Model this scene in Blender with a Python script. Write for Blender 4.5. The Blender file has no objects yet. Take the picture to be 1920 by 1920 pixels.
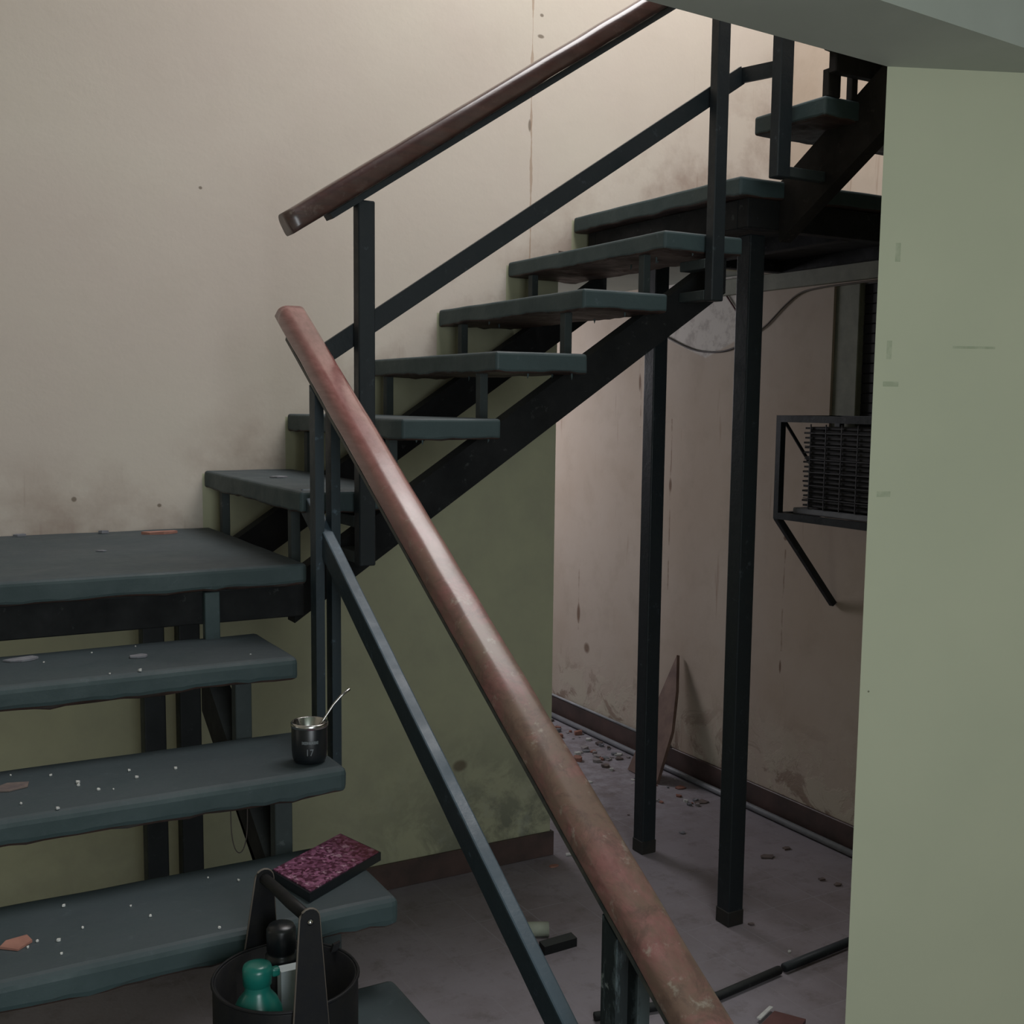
import bpy, bmesh, math, random
from mathutils import Vector, Matrix, noise
random.seed(7)
sc = bpy.context.scene
C = sc.collection

# ---------------- camera ----------------
F, YAW, PIT, ROL, PPY = 2141.018, 0.513758, 0.10634, 0.01101, 25.694
cd = bpy.data.cameras.new('camera'); cam = bpy.data.objects.new('camera', cd); C.objects.link(cam)
cd.sensor_width = 36.0; cd.sensor_fit = 'HORIZONTAL'; cd.lens = F * 36.0 / 1920.0
cd.shift_y = PPY / 1920.0; cd.clip_start = 0.02; cd.clip_end = 60
fw = Vector((math.sin(YAW) * math.cos(PIT), math.cos(YAW) * math.cos(PIT), -math.sin(PIT)))
rt = Vector((math.cos(YAW), -math.sin(YAW), 0)); up = rt.cross(fw)
r2 = rt * math.cos(ROL) + up * math.sin(ROL); u2 = -rt * math.sin(ROL) + up * math.cos(ROL)
m = Matrix.Identity(4)
for i in range(3):
    m[i][0] = r2[i]; m[i][1] = u2[i]; m[i][2] = -fw[i]
m[0][3], m[1][3], m[2][3] = 0, 0, 1.815
cam.matrix_world = m
sc.camera = cam

# ---------------- world, lights, exposure ----------------
w = bpy.data.worlds.new('world'); sc.world = w; w.use_nodes = True
bg = w.node_tree.nodes['Background']; bg.inputs[0].default_value = (0.62, 0.70, 0.85, 1); bg.inputs[1].default_value = 0.10
def area(name, loc, tgt, sx, sy, power, col):
    l = bpy.data.lights.new(name, 'AREA'); l.shape = 'RECTANGLE'; l.size = sx; l.size_y = sy; l.energy = power; l.color = col
    o = bpy.data.objects.new(name, l); C.objects.link(o); o.location = loc
    o.rotation_euler = (Vector(tgt) - Vector(loc)).to_track_quat('-Z', 'Y').to_euler()
    return o
area('skylight', (2.35, 2.6, 4.9), (2.0, 3.3, 0), 1.9, 1.5, 96, (1.0, 0.97, 0.96))
area('camera_side_fill', (0.3, -1.35, 1.7), (1.3, 2.4, 1.2), 1.2, 1.8, 50, (0.90, 0.96, 1.0))  # added fill lamp behind the camera, no doorway is built there
area('under_landing_fill', (-0.7, 2.7, 0.75), (0.9, 3.8, 0.7), 0.7, 0.9, 2.4, (1.0, 0.98, 0.86))  # added unseen lamp low at the left, brightens the wall under the landing
area('corridor_daylight', (2.3, 6.4, 2.1), (3.0, 4.6, 0.9), 0.9, 0.5, 21, (0.97, 0.94, 1.0))
sc.view_settings.view_transform = 'Standard'; sc.view_settings.look = 'None'
sc.view_settings.gamma = 1.0; sc.view_settings.use_curve_mapping = False
sc.view_settings.exposure = 0.0

# ---------------- material helpers ----------------
def col(c, a=1):
    return (c[0], c[1], c[2], a)
class NT:
    def __init__(s, name):
        s.m = bpy.data.materials.new(name); s.m.use_nodes = True; s.t = s.m.node_tree
        s.b = s.t.nodes['Principled BSDF']
        s.geo = s.t.nodes.new('ShaderNodeTexCoord'); s.obj = s.geo.outputs['Object']
    def n(s, k, **kw):
        x = s.t.nodes.new(k)
        for a, v in kw.items(): setattr(x, a, v)
        return x
    def put(s, sock, v):
        if isinstance(v, bpy.types.NodeSocket): s.t.links.new(v, sock)
        elif isinstance(v, (tuple, list)) and len(v) == 3 and sock.type == 'RGBA': sock.default_value = col(v)
        else: sock.default_value = v
    def math(s, op, a, b=0.0):
        x = s.n('ShaderNodeMath', operation=op); s.put(x.inputs[0], a); s.put(x.inputs[1], b); return x.outputs[0]
    def noise(s, scale, detail=4, rough=0.6, vec=None, dist=0.0):
        x = s.n('ShaderNodeTexNoise'); x.inputs['Scale'].default_value = scale; x.inputs['Detail'].default_value = detail
        x.inputs['Roughness'].default_value = rough; x.inputs['Distortion'].default_value = dist
        s.t.links.new(vec if vec else s.obj, x.inputs['Vector']); return x.outputs['Fac']
    def scaled(s, v):
        x = s.n('ShaderNodeMapping'); x.inputs['Scale'].default_value = v; s.t.links.new(s.obj, x.inputs['Vector']); return x.outputs[0]
    def ramp(s, f, a, b, lo=0.0, hi=1.0):
        x = s.n('ShaderNodeMapRange'); x.clamp = True
        s.put(x.inputs['Value'], f); x.inputs['From Min'].default_value = a; x.inputs['From Max'].default_value = b
        x.inputs['To Min'].default_value = lo; x.inputs['To Max'].default_value = hi; return x.outputs[0]
    def mix(s, f, a, b):
        x = s.n('ShaderNodeMix', data_type='RGBA'); s.put(x.inputs[0], f); s.put(x.inputs[6], a); s.put(x.inputs[7], b); return x.outputs[2]
    def xyz(s):
        x = s.n('ShaderNodeSeparateXYZ'); s.t.links.new(s.obj, x.inputs[0]); return x.outputs
    def normal_z(s):
        g = s.n('ShaderNodeNewGeometry'); x = s.n('ShaderNodeSeparateXYZ'); s.t.links.new(g.outputs['Normal'], x.inputs[0]); return x.outputs[2]
    def done(s, color, rough=0.6, bump=None, bstr=0.2, bdist=0.005, metal=0.0, spec=0.5):
        s.put(s.b.inputs['Base Color'], color); s.put(s.b.inputs['Roughness'], rough); s.put(s.b.inputs['Metallic'], metal)
        s.b.inputs['Specular IOR Level'].default_value = spec
        if bump is not None:
            x = s.n('ShaderNodeBump'); x.inputs['Strength'].default_value = bstr; x.inputs['Distance'].default_value = bdist
            s.put(x.inputs['Height'], bump); s.t.links.new(x.outputs[0], s.b.inputs['Normal'])
        return s.m
def plain(name, c, rough=0.6, metal=0.0, c2=None, sc_=12, spec=0.5, bstr=0.1):
    n = NT(name)
    f = n.noise(sc_, 5)
    c2 = c2 or tuple(v * 0.75 for v in c)
    return n.done(n.mix(n.ramp(f, 0.35, 0.65), c, c2), rough, n.noise(sc_ * 6, 3), bstr, 0.002, metal, spec)

# --- staircase numbers (metres) ---
FLZ = 0.0
D = 3.807                      # stair wall plane (Y)
ZL = 1.394                     # first landing top
R1, G1 = 0.18, 0.2899          # lower flight rise / going
YL = 2.840                     # landing front edge
XR = 0.870                     # right ends of the lower treads
X1, G2, RR2 = 0.970, 0.2868, 0.1893
YN = 2.8354                    # open side of the upper flight
TH = 0.057
DEP = 0.3256
DEP2 = 0.3052
Z2 = ZL + 6 * RR2              # second landing
XP = 3.45                      # right wall plane

# stair wall paint: cream above the steps, green below them
def wall_mat():
    n = NT('stair_wall_paint'); x, y, z = n.xyz()
    stepn = n.math('ADD', n.math('FLOOR', n.math('DIVIDE', n.math('SUBTRACT', x, X1 - 0.006), G2)), 1.0)
    stepn = n.math('MAXIMUM', stepn, 0.0)
    bound = n.math('ADD', n.math('MULTIPLY', n.math('MINIMUM', stepn, 6.0), RR2), ZL - 0.01)
    below = n.math('LESS_THAN', z, bound)
    big = n.noise(1.1, 4, 0.6); fine = n.noise(5, 6, 0.65)
    cream = n.mix(n.ramp(big, 0.35, 0.65), (0.56, 0.515, 0.44), (0.54, 0.48, 0.42))
    cream = n.mix(n.ramp(fine, 0.5, 0.75, 0, 0.12), cream, (0.42, 0.36, 0.29))
    green = n.mix(n.ramp(fine, 0.35, 0.7), (0.40, 0.405, 0.27), (0.35, 0.35, 0.245))
    # damp grime close above the steps
    sb = n.math('ADD', n.math('MULTIPLY', n.math('MAXIMUM', n.math('SUBTRACT', x, 0.83), 0.0), RR2 / G2), ZL)
    d = n.math('SUBTRACT', z, sb)
    near = n.ramp(d, 0.0, 0.30, 1, 0)
    g = n.math('MULTIPLY', near, n.ramp(n.noise(3.2, 5, 0.65), 0.46, 0.66, 0, 0.62))
    cream = n.mix(g, cream, (0.27, 0.19, 0.15))
    # runs down the wall
    runs = n.ramp(n.noise(9, 3, 0.5, n.scaled((3.5, 1, 0.25))), 0.68, 0.78, 0, 0.5)
    cream = n.mix(n.math('MULTIPLY', runs, n.ramp(d, 0.0, 0.45, 0.8, 0)), cream, (0.24, 0.16, 0.12))
    # damp patches low on the green part, by the corner
    low = n.math('MULTIPLY', n.ramp(z, 0.12, 0.62, 1, 0), n.ramp(x, 1.5, 2.0, 0.2, 1))
    damp = n.math('MULTIPLY', low, n.ramp(n.noise(5.5, 6, 0.7, None, 0.4), 0.42, 0.56, 0, 0.8))
    green = n.mix(damp, green, (0.13, 0.14, 0.11))
    pale = n.math('MULTIPLY', low, n.ramp(n.noise(9, 5, 0.7), 0.55, 0.65, 0, 0.4))
    green = n.mix(pale, green, (0.36, 0.38, 0.31))
    c = n.mix(below, cream, green)
    # a few small pits
    v = n.n('ShaderNodeTexVoronoi'); v.inputs['Scale'].default_value = 2.6; n.t.links.new(n.obj, v.inputs['Vector'])
    pit = n.math('LESS_THAN', v.outputs['Distance'], 0.014)
    for (cx0, cz0, ra, rb) in ((2.252, 3.252, .008, .006), (2.249, 3.176, .014, .007), (0.823, 1.472, .007, .006), (0.56, 1.50, .008, .008), (2.206, 2.849, .007, .022), (0.975, 2.5, .006, .005), (1.93, 0.43, .03, .022), (1.18, 0.55, .014, .014)):
        e = n.math('ADD', n.math('POWER', n.math('DIVIDE', n.math('SUBTRACT', x, cx0), ra), 2.0), n.math('POWER', n.math('DIVIDE', n.math('SUBTRACT', z, cz0), rb), 2.0))
        pit = n.math('MAXIMUM', pit, n.math('MULTIPLY', n.ramp(e, 0.5, 1.4, 1, 0), 0.75))
    c = n.mix(pit, c, (0.12, 0.09, 0.06))
    # crack above the opening
    cx = n.math('ADD', x, n.math('MULTIPLY', n.math('SUBTRACT', n.noise(4, 4), 0.5), 0.014))
    cr = n.math('LESS_THAN', n.math('ABSOLUTE', n.math('SUBTRACT', cx, 2.213)), n.ramp(n.noise(6, 4), 0.4, 0.65, 0.001, 0.007))
    cr = n.math('MULTIPLY', cr, n.math('GREATER_THAN', d, 0.0))
    c = n.mix(n.math('MULTIPLY', cr, 0.6), c, (0.30, 0.20, 0.13))
    return n.done(c, 0.75, n.math('ADD', n.noise(2.5, 5), n.math('MULTIPLY', n.noise(60, 3), 0.15)), 0.25, 0.01, 0, 0.25)

def pink_mat():
    n = NT('corridor_wall_paint'); x, y, z = n.xyz()
    big = n.noise(1.3, 5, 0.6); fine = n.noise(7, 6, 0.65)
    c = n.mix(n.ramp(big, 0.35, 0.65), (0.54, 0.46, 0.385), (0.49, 0.40, 0.32))
    c = n.mix(n.ramp(fine, 0.5, 0.72, 0, 0.28), c, (0.36, 0.29, 0.22))
    # paler plaster patch under the landing
    pz = n.math('ADD', z, n.math('MULTIPLY', n.math('ABSOLUTE', n.math('SUBTRACT', y, 4.28)), -0.33))
    patch = n.math('MULTIPLY', n.ramp(pz, 2.035, 2.045), n.math('MULTIPLY', n.ramp(y, 4.0, 4.04), n.ramp(y, 4.60, 4.66, 1, 0)))
    pc = n.mix(n.ramp(n.noise(14, 5, 0.7), 0.5, 0.64, 0, 0.5), (0.66, 0.62, 0.57), (0.30, 0.26, 0.24))
    c = n.mix(patch, c, pc)
    for (cy0, cz0, ra, rb) in ((5.34, .645, .018, .055), (5.25, .464, .03, .03), (4.525, 1.423, .012, .035), (4.80, 1.93, .010, .045), (3.705, .68, .007, .03), (3.70, 1.25, .012, .012)):
        e = n.math('ADD', n.math('POWER', n.math('DIVIDE', n.math('SUBTRACT', y, cy0), ra), 2.0), n.math('POWER', n.math('DIVIDE', n.math('SUBTRACT', z, cz0), rb), 2.0))
        c = n.mix(n.ramp(e, 0.3, 1.3, 0.8, 0), c, (0.14, 0.075, 0.045))
    # narrow rust runs
    for (cy0, za, zb_) in ((4.525, 0.9, 1.75), (4.79, 1.7, 2.06), (3.70, 0.75, 1.2), (5.34, 0.55, 0.9)):
        wv = n.math('ADD', y, n.math('MULTIPLY', n.math('SUBTRACT', n.noise(5, 3), 0.5), 0.02))
        ln = n.math('LESS_THAN', n.math('ABSOLUTE', n.math('SUBTRACT', wv, cy0)), 0.004)
        seg = n.math('MULTIPLY', n.math('GREATER_THAN', z, za), n.math('LESS_THAN', z, zb_))
        c = n.mix(n.math('MULTIPLY', n.math('MULTIPLY', ln, seg), n.ramp(n.noise(14, 3), 0.4, 0.6, 0, 0.6)), c, (0.20, 0.12, 0.08))
    # vertical run stains
    vec = n.scaled((1, 5.5, 0.5))
    st = n.ramp(n.noise(2.6, 4, 0.6, vec), 0.66, 0.74, 0, 0.5)
    c = n.mix(st, c, (0.26, 0.15, 0.10))
    # flaking paint near the skirting
    low = n.ramp(z, 0.12, 0.50, 1, 0)
    fl = n.math('MULTIPLY', low, n.ramp(n.noise(6.5, 6, 0.7, None, 0.6), 0.46, 0.54, 0, 0.9))
    c = n.mix(fl, c, (0.55, 0.50, 0.40))
    fl2 = n.math('MULTIPLY', low, n.ramp(n.noise(4.5, 6, 0.7, None, 0.9), 0.54, 0.6, 0, 0.8))
    c = n.mix(fl2, c, (0.25, 0.17, 0.13))
    return n.done(c, 0.8, n.math('ADD', n.noise(3, 5), n.math('MULTIPLY', fl, 0.4)), 0.3, 0.012, 0, 0.25)

def floor_mat():
    n = NT('dusty_tile_floor'); x, y, z = n.xyz()
    br = n.n('ShaderNodeTexBrick'); br.offset = 0.0; br.squash = 1.0
    br.inputs['Scale'].default_value = 1.0; br.inputs['Brick Width'].default_value = 0.20; br.inputs['Row Height'].default_value = 0.20
    br.inputs['Mortar Size'].default_value = 0.003; br.inputs['Mortar Smooth'].default_value = 0.3
    br.inputs['Color1'].default_value = col((0.165, 0.135, 0.135)); br.inputs['Color2'].default_value = col((0.19, 0.16, 0.16)); br.inputs['Mortar'].default_value = col((0.26, 0.25, 0.26))
    n.t.links.new(n.scaled((1, 1, 1)), br.inputs['Vector'])
    dust = n.ramp(n.noise(1.6, 6, 0.65), 0.36, 0.58, 0.35, 0.97)
    c = n.mix(dust, br.outputs['Color'], (0.28, 0.255, 0.28))
    c = n.mix(n.ramp(n.noise(9, 6, 0.75), 0.52, 0.72, 0, 0.55), c, (0.12, 0.10, 0.09))
    rub = n.math('MULTIPLY', n.ramp(y, 3.6, 4.4), n.ramp(n.noise(10, 6, 0.75), 0.42, 0.6, 0, 0.7))
    c = n.mix(rub, c, (0.40, 0.39, 0.43))
    return n.done(c, n.ramp(n.noise(5, 4), 0.3, 0.7, 0.5, 0.85), n.noise(25, 5), 0.3, 0.006, 0, 0.3)

def teal_mat(name, base, dusty, under=None, rough=0.5):
    n = NT(name); f = n.noise(7, 6, 0.65); g = n.noise(30, 5, 0.7)
    c = n.mix(n.ramp(f, 0.4, 0.65, 0, 0.5), base, tuple(v * 0.72 for v in base))
    nz = n.normal_z()
    d = n.math('MULTIPLY', n.ramp(nz, 0.3, 0.95), n.ramp(n.noise(4, 5, 0.7), 0.25, 0.6, 0.45, 0.9))
    c = n.mix(d, c, dusty)
    sp = n.ramp(g, 0.62, 0.7, 0, 0.35)
    c = n.mix(sp, c, tuple(min(1, v * 1.7) for v in dusty))
    if under:
        c = n.mix(n.ramp(nz, -0.7, -0.3, 1, 0), c, n.mix(n.ramp(f, 0.4, 0.6), under, tuple(v * 0.5 for v in under)))
    return n.done(c, n.ramp(f, 0.3, 0.7, rough, rough + 0.25), n.noise(18, 5, 0.7), 0.35, 0.004, 0, 0.4)

def wood_mat(name, a, b, worn, wornness, rough, axis):
    n = NT(name)
    v = n.scaled((60, 3, 60) if axis == 'y' else (3, 60, 60))
    grain = n.noise(1.2, 5, 0.6, v)
    c = n.mix(n.ramp(grain, 0.35, 0.65), a, b)
    x, y, z = n.xyz()
    blot = n.noise(9, 7, 0.72, None, 0.4)
    if axis == 'y':
        amt = n.math('MULTIPLY', n.ramp(y, 2.45, 1.9, 0, 1), wornness)
        amt = n.math('MAXIMUM', amt, 0.0)
    else:
        amt = n.ramp(x, 0.9, 1.0, wornness, wornness * 0.3)
    k = n.math('MULTIPLY', amt, n.ramp(blot, 0.40, 0.56))
    c = n.mix(k, c, worn)
    k2 = n.math('MULTIPLY', amt, n.ramp(n.noise(28, 5, 0.7), 0.58, 0.68, 0, 0.5))
    c = n.mix(k2, c, (0.42, 0.40, 0.33))
    c = n.mix(n.math('MULTIPLY', amt, n.ramp(n.noise(16, 7, 0.75, None, 0.8), 0.50, 0.62, 0, 0.75)), c, (0.10, 0.058, 0.045))
    n.b.inputs['Coat Weight'].default_value = 0.3; n.b.inputs['Coat Roughness'].default_value = 0.2
    rr = n.math('ADD', n.math('MULTIPLY', amt, 0.4), rough)
    return n.done(c, rr, n.math('ADD', n.math('MULTIPLY', grain, 0.4), n.math('MULTIPLY', blot, 0.8)), 0.25, 0.003, 0, 0.6)

M = {}
M['wall'] = wall_mat(); M['pink'] = pink_mat(); M['floor'] = floor_mat()
M['pillar'] = plain('pale_green_paint', (0.50, 0.53, 0.38), 0.7, 0, (0.47, 0.50, 0.36), 1.5, 0.25)
M['soffit'] = plain('soffit_paint', (0.44, 0.47, 0.42), 0.8, 0, (0.40, 0.43, 0.38), 2.5, 0.2)
M['lightgreen'] = plain('light_green_paint', (0.42, 0.50, 0.38), 0.7, 0, (0.34, 0.40, 0.33), 7, 0.2)
M['otherwall'] = plain('room_wall_paint', (0.50, 0.47, 0.38), 0.8)
M['base'] = plain('skirting_tile', (0.10, 0.062, 0.055), 0.5, 0, (0.055, 0.04, 0.036), 8)
M['tread'] = teal_mat('painted_tread', (0.038, 0.062, 0.064), (0.048, 0.062, 0.070), (0.06, 0.035, 0.028))
M['steel'] = teal_mat('dark_painted_steel', (0.010, 0.0155, 0.0185), (0.040, 0.050, 0.058), None, 0.42)
M['stringer'] = teal_mat('black_stringer', (0.0035, 0.0045, 0.005), (0.045, 0.050, 0.048), None, 0.7)
M['rust'] = teal_mat('rusty_stringer', (0.012, 0.010, 0.008), (0.035, 0.030, 0.027), None, 0.75)
M['strut'] = teal_mat('strut_paint', (0.028, 0.038, 0.038), (0.07, 0.08, 0.08), None, 0.6)
M['rail'] = teal_mat('teal_rail', (0.016, 0.028, 0.035), (0.070, 0.105, 0.135), None, 0.38)
def worn():
    n = NT('weathered_teal_post'); f = n.noise(9, 7, 0.7, n.scaled((1.6, 1.6, 0.5)), 0.6)
    c = n.mix(n.ramp(f, 0.50, 0.56), (0.010, 0.016, 0.017), (0.075, 0.10, 0.105))
    c = n.mix(n.ramp(n.noise(22, 6, 0.7), 0.60, 0.66, 0, 0.8), c, (0.17, 0.20, 0.19))
    return n.done(c, 0.5, f, 0.4, 0.004)
M['worn'] = worn()
M['handlow'] = wood_mat('varnished_handrail', (0.26, 0.115, 0.105), (0.195, 0.078, 0.070), (0.16, 0.103, 0.073), 0.9, 0.20, 'y')
M['handup'] = wood_mat('dark_handrail', (0.065, 0.026, 0.020), (0.040, 0.018, 0.015), (0.12, 0.10, 0.09), 0.5, 0.22, 'x')
M['flake'] = plain('paint_flake', (0.62, 0.63, 0.60), 0.8, 0, (0.5, 0.5, 0.48), 40)
M['leaf'] = plain('dry_leaf', (0.17, 0.13, 0.11), 0.8, 0, (0.10, 0.08, 0.08), 30)
M['chip'] = plain('terracotta_chip', (0.33, 0.16, 0.12), 0.8, 0, (0.26, 0.12, 0.09), 30)
M['greyscrap'] = plain('grey_scrap', (0.22, 0.23, 0.25), 0.8, 0, (0.15, 0.15, 0.17), 30)
M['glitter'] = None

# ---------------- mesh helpers ----------------
def obj(name, bm, mat, parent=None, smooth=False):
    me = bpy.data.meshes.new(name); bmesh.ops.recalc_face_normals(bm, faces=bm.faces[:]); bm.to_mesh(me); bm.free()
    if smooth:
        for p in me.polygons: p.use_smooth = True
    o = bpy.data.objects.new(name, me); C.objects.link(o)
    if mat: me.materials.append(mat)
    if parent:
        o.parent = parent; o.matrix_parent_inverse = parent.matrix_world.inverted() if False else Matrix.Translation(-parent.location)
    return o
def empty(name, loc, label, cat, group=None):
    o = bpy.data.objects.new(name, None); C.objects.link(o); o.location = loc; o.empty_display_size = 0.05
    o['label'] = label; o['category'] = cat
    if group: o['group'] = group
    return o
def tag(o, label, cat, group=None, kind=None):
    o['label'] = label; o['category'] = cat
    if group: o['group'] = group
    if kind: o['kind'] = kind
    return o
def struct(name, bm, mat):
    o = obj(name, bm, mat); o['kind'] = 'structure'; return o
def box(bm, x0, x1, y0, y1, z0, z1, bev=0.0, seg=1):
    vs = [bm.verts.new((x, y, z)) for x in (x0, x1) for y in (y0, y1) for z in (z0, z1)]
    q = [(0, 1, 3, 2), (4, 6, 7, 5), (0, 4, 5, 1), (2, 3, 7, 6), (0, 2, 6, 4), (1, 5, 7, 3)]
    fs = [bm.faces.new([vs[i] for i in f]) for f in q]
    if bev:
        es = list({e for f in fs for e in f.edges})
        bmesh.ops.bevel(bm, geom=es, offset=bev, segments=seg, affect='EDGES', profile=0.5)
    return vs
def NB(*a, **k):
    bm = bmesh.new(); box(bm, *a, **k); return bm
def prism(bm, pts, d0, d1, axis):
    """extrude a polygon: axis 'y' -> pts are (x,z); 'x' -> (y,z); 'z' -> (x,y)"""
    def P(p, d):
        return {'y': (p[0], d, p[1]), 'x': (d, p[0], p[1]), 'z': (p[0], p[1], d)}[axis]
    a = [bm.verts.new(P(p, d0)) for p in pts]; b = [bm.verts.new(P(p, d1)) for p in pts]
    n = len(pts)
    fs = [bm.faces.new(a), bm.faces.new(b[::-1])]
    for i in range(n): fs.append(bm.faces.new((a[i], a[(i + 1) % n], b[(i + 1) % n], b[i])))
    return fs
def bevel_all(bm, off, seg=1):
    bmesh.ops.bevel(bm, geom=[e for e in bm.edges if e.is_manifold and e.calc_face_angle(0) > 0.5], offset=off, segments=seg, affect='EDGES')
def tube(bm, pts, r, n=10, caps=True, flat=1.0):
    pts = [Vector(p) for p in pts]; rings = []
    for i, p in enumerate(pts):
        t = (pts[min(i + 1, len(pts) - 1)] - pts[max(i - 1, 0)]).normalized()
        a = Vector((0, 0, 1)) if abs(t.z) < 0.9 else Vector((1, 0, 0))
        s = t.cross(a).normalized(); u = s.cross(t).normalized(); rr = r[i] if isinstance(r, (list, tuple)) else r
        rings.append([bm.verts.new(p + s * math.cos(2 * math.pi * k / n) * rr + u * math.sin(2 * math.pi * k / n) * rr * flat) for k in range(n)])
    for a, b in zip(rings, rings[1:]):
        for k in range(n): bm.faces.new((a[k], a[(k + 1) % n], b[(k + 1) % n], b[k]))
    if caps: bm.faces.new(rings[0][::-1]); bm.faces.new(rings[-1])
def lathe(bm, prof, cx, cy, n=32, z0=0.0):
    rings = []
    for r, z in prof:
        if r < 1e-5: rings.append([bm.verts.new((cx, cy, z0 + z))])
        else: rings.append([bm.verts.new((cx + r * math.cos(2 * math.pi * k / n), cy + r * math.sin(2 * math.pi * k / n), z0 + z)) for k in range(n)])
    for a, b in zip(rings, rings[1:]):
        for k in range(n):
            k2 = (k + 1) % n
            if len(a) == 1: bm.faces.new((a[0], b[k], b[k2]))
            elif len(b) == 1: bm.faces.new((a[k], a[k2], b[0]))
            else: bm.faces.new((a[k], a[k2], b[k2], b[k]))
def sweep(bm, p0, p1, prof, side, segs=40, jit=0.0, seed=0.0, cut0=0.0, cut1=0.0):
    """prof: (s, u) section points; s along `side`, u along the perpendicular-up of the path"""
    p0, p1, side = Vector(p0), Vector(p1), Vector(side)
    t = (p1 - p0).normalized(); u = side.cross(t).normalized()
    if u.z < 0: u = -u
    L = (p1 - p0).length; rings = []
    for i in range(segs + 1):
        f = i / segs; ring = []
        for (s, h) in prof:
            q = p0 + t * (L * f)
            if i == 0: q = q + t * (cut0 * h)
            if i == segs: q = q + t * (cut1 * h)
            q = q + side * s + u * h
            if jit: q += (side * noise.noise(q * 9 + Vector((seed, 0, 0))) + u * noise.noise(q * 9 + Vector((0, seed, 5)))) * jit
            ring.append(bm.verts.new(q))
        rings.append(ring)
    n = len(prof)
    for a, b in zip(rings, rings[1:]):
        for k in range(n): bm.faces.new((a[k], a[(k + 1) % n], b[(k + 1) % n], b[k]))
    bm.faces.new(rings[0][::-1]); bm.faces.new(rings[-1])
def roundrect(w, h, r, seg=4, r2=None):
    pts = []; r2 = r if r2 is None else r2
    for cx, cy, a0, rr in ((w / 2 - r, h / 2 - r, 0, r), (-w / 2 + r, h / 2 - r, 90, r), (-w / 2 + r2, -h / 2 + r2, 180, r2), (w / 2 - r2, -h / 2 + r2, 270, r2)):
        for i in range(seg + 1):
            a = math.radians(a0 + 90 * i / seg); pts.append((cx + rr * math.cos(a), cy + rr * math.sin(a)))
    return pts

def tread_bm(x0, x1, y0, y1, zt, th, bev=0.012, jit=0.0025, seed=0.0):
    bm = bmesh.new(); box(bm, x0, x1, y0, y1, zt - th, zt, 0)
    # cut into cells along the long side so that the edges can waver
    lx, ly = x1 - x0, y1 - y0
    nx = max(1, int(lx / 0.03)); ny = max(1, int(ly / 0.03))
    bmesh.ops.bevel(bm, geom=bm.edges[:], offset=bev, segments=3, affect='EDGES', profile=0.5)
    for i in range(1, nx):
        x = x0 + lx * i / nx
        bmesh.ops.bisect_plane(bm, geom=bm.verts[:] + bm.edges[:] + bm.faces[:], plane_co=(x, 0, 0), plane_no=(1, 0, 0))
    for i in range(1, ny):
        y = y0 + ly * i / ny
        bmesh.ops.bisect_plane(bm, geom=bm.verts[:] + bm.edges[:] + bm.faces[:], plane_co=(0, y, 0), plane_no=(0, 1, 0))
    for v in bm.verts:
        p = v.co * 7 + Vector((seed, seed * 2, 0))
        low = 1.0 if v.co.z < zt - th * 0.6 else 0.35
        v.co.z += noise.noise(p) * jit * (2.2 if low == 1.0 else 0.5)
        if low == 1.0: v.co.z -= max(0, noise.noise(v.co * 38)) * jit * 2.5
        v.co.x += noise.noise(p + Vector((9, 0, 0))) * jit * low if x0 + 0.01 < v.co.x else 0
        v.co.y += noise.noise(p + Vector((0, 9, 0))) * jit * low
    return bm
def dust_hang(bm, x, y, z, l, r=0.004):
    tube(bm, [(x, y, z + 0.012), (x + 0.001, y, z - l * 0.5), (x + random.uniform(-.003, .003), y, z - l)], [r, r * 0.7, r * 0.15], 6)

# ---------------- structure ----------------
bm = bmesh.new(); box(bm, -0.8, 4.2, -1.6, 7.2, -0.12, 0.0); struct('floor', bm, M['floor'])
bm = bmesh.new()
XO = 2.34; ZO = 2.40
prism(bm, [(-0.8, 0), (XO, 0), (XO, ZO), (XP, ZO), (XP, 5.6), (-0.8, 5.6)], D, D + 0.14, 'y')
struct('wall_back', bm, M['wall'])
bm = bmesh.new()
# right wall with a window opening Y 2.40..3.345, Z 1.35..2.297
WY0, WY1, WZ0, WZ1 = 2.35, 3.47, 1.36, 2.31
box(bm, XP, XP + 0.2, WY1, 7.2, 0, 5.6); box(bm, XP, XP + 0.2, -1.6, WY0, 0, 5.6)
box(bm, XP, XP + 0.2, WY0, WY1, 0, WZ0); box(bm, XP, XP + 0.2, WY0, WY1, WZ1, 5.6)
struct('wall_right', bm, M['pink'])
bm = bmesh.new(); box(bm, -0.95, -0.8, -1.6, D + 0.14, 0, 5.6); struct('wall_left', bm, M['otherwall'])
bm = bmesh.new(); box(bm, -0.95, 4.2, -1.75, -1.6, 0, 2.9); struct('wall_front', bm, M['otherwall'])
bm = bmesh.new(); box(bm, 0.9, XP, 7.05, 7.2, 0, 5.6); struct('wall_far', bm, M['pink'])
bm = bmesh.new(); box(bm, 0.9, XP, D + 0.14, 7.05, 2.40, 2.52); struct('ceiling', bm, M['soffit'])
bm = bmesh.new(); box(bm, -0.8, XP, -1.6, 1.70, 2.86, 3.0); struct('ceiling', bm, M['lightgreen'])
# edge beam of the floor above (its underside shows at the top right)
bm = bmesh.new(); prism(bm, [(-0.8, 1.722), (2.107, 1.977), (2.45, 1.833), (2.40, 1.738), (-0.8, 1.425)], 2.605, 2.90, 'z')
struct('trim_1', bm, M['soffit'])
bm = bmesh.new(); prism(bm, [(2.4505, 1.833), (3.45, 1.413), (3.45, 1.2), (2.4005, 1.738)], 2.605, 2.90, 'z')
struct('trim_2', bm, M['soffit'])
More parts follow.
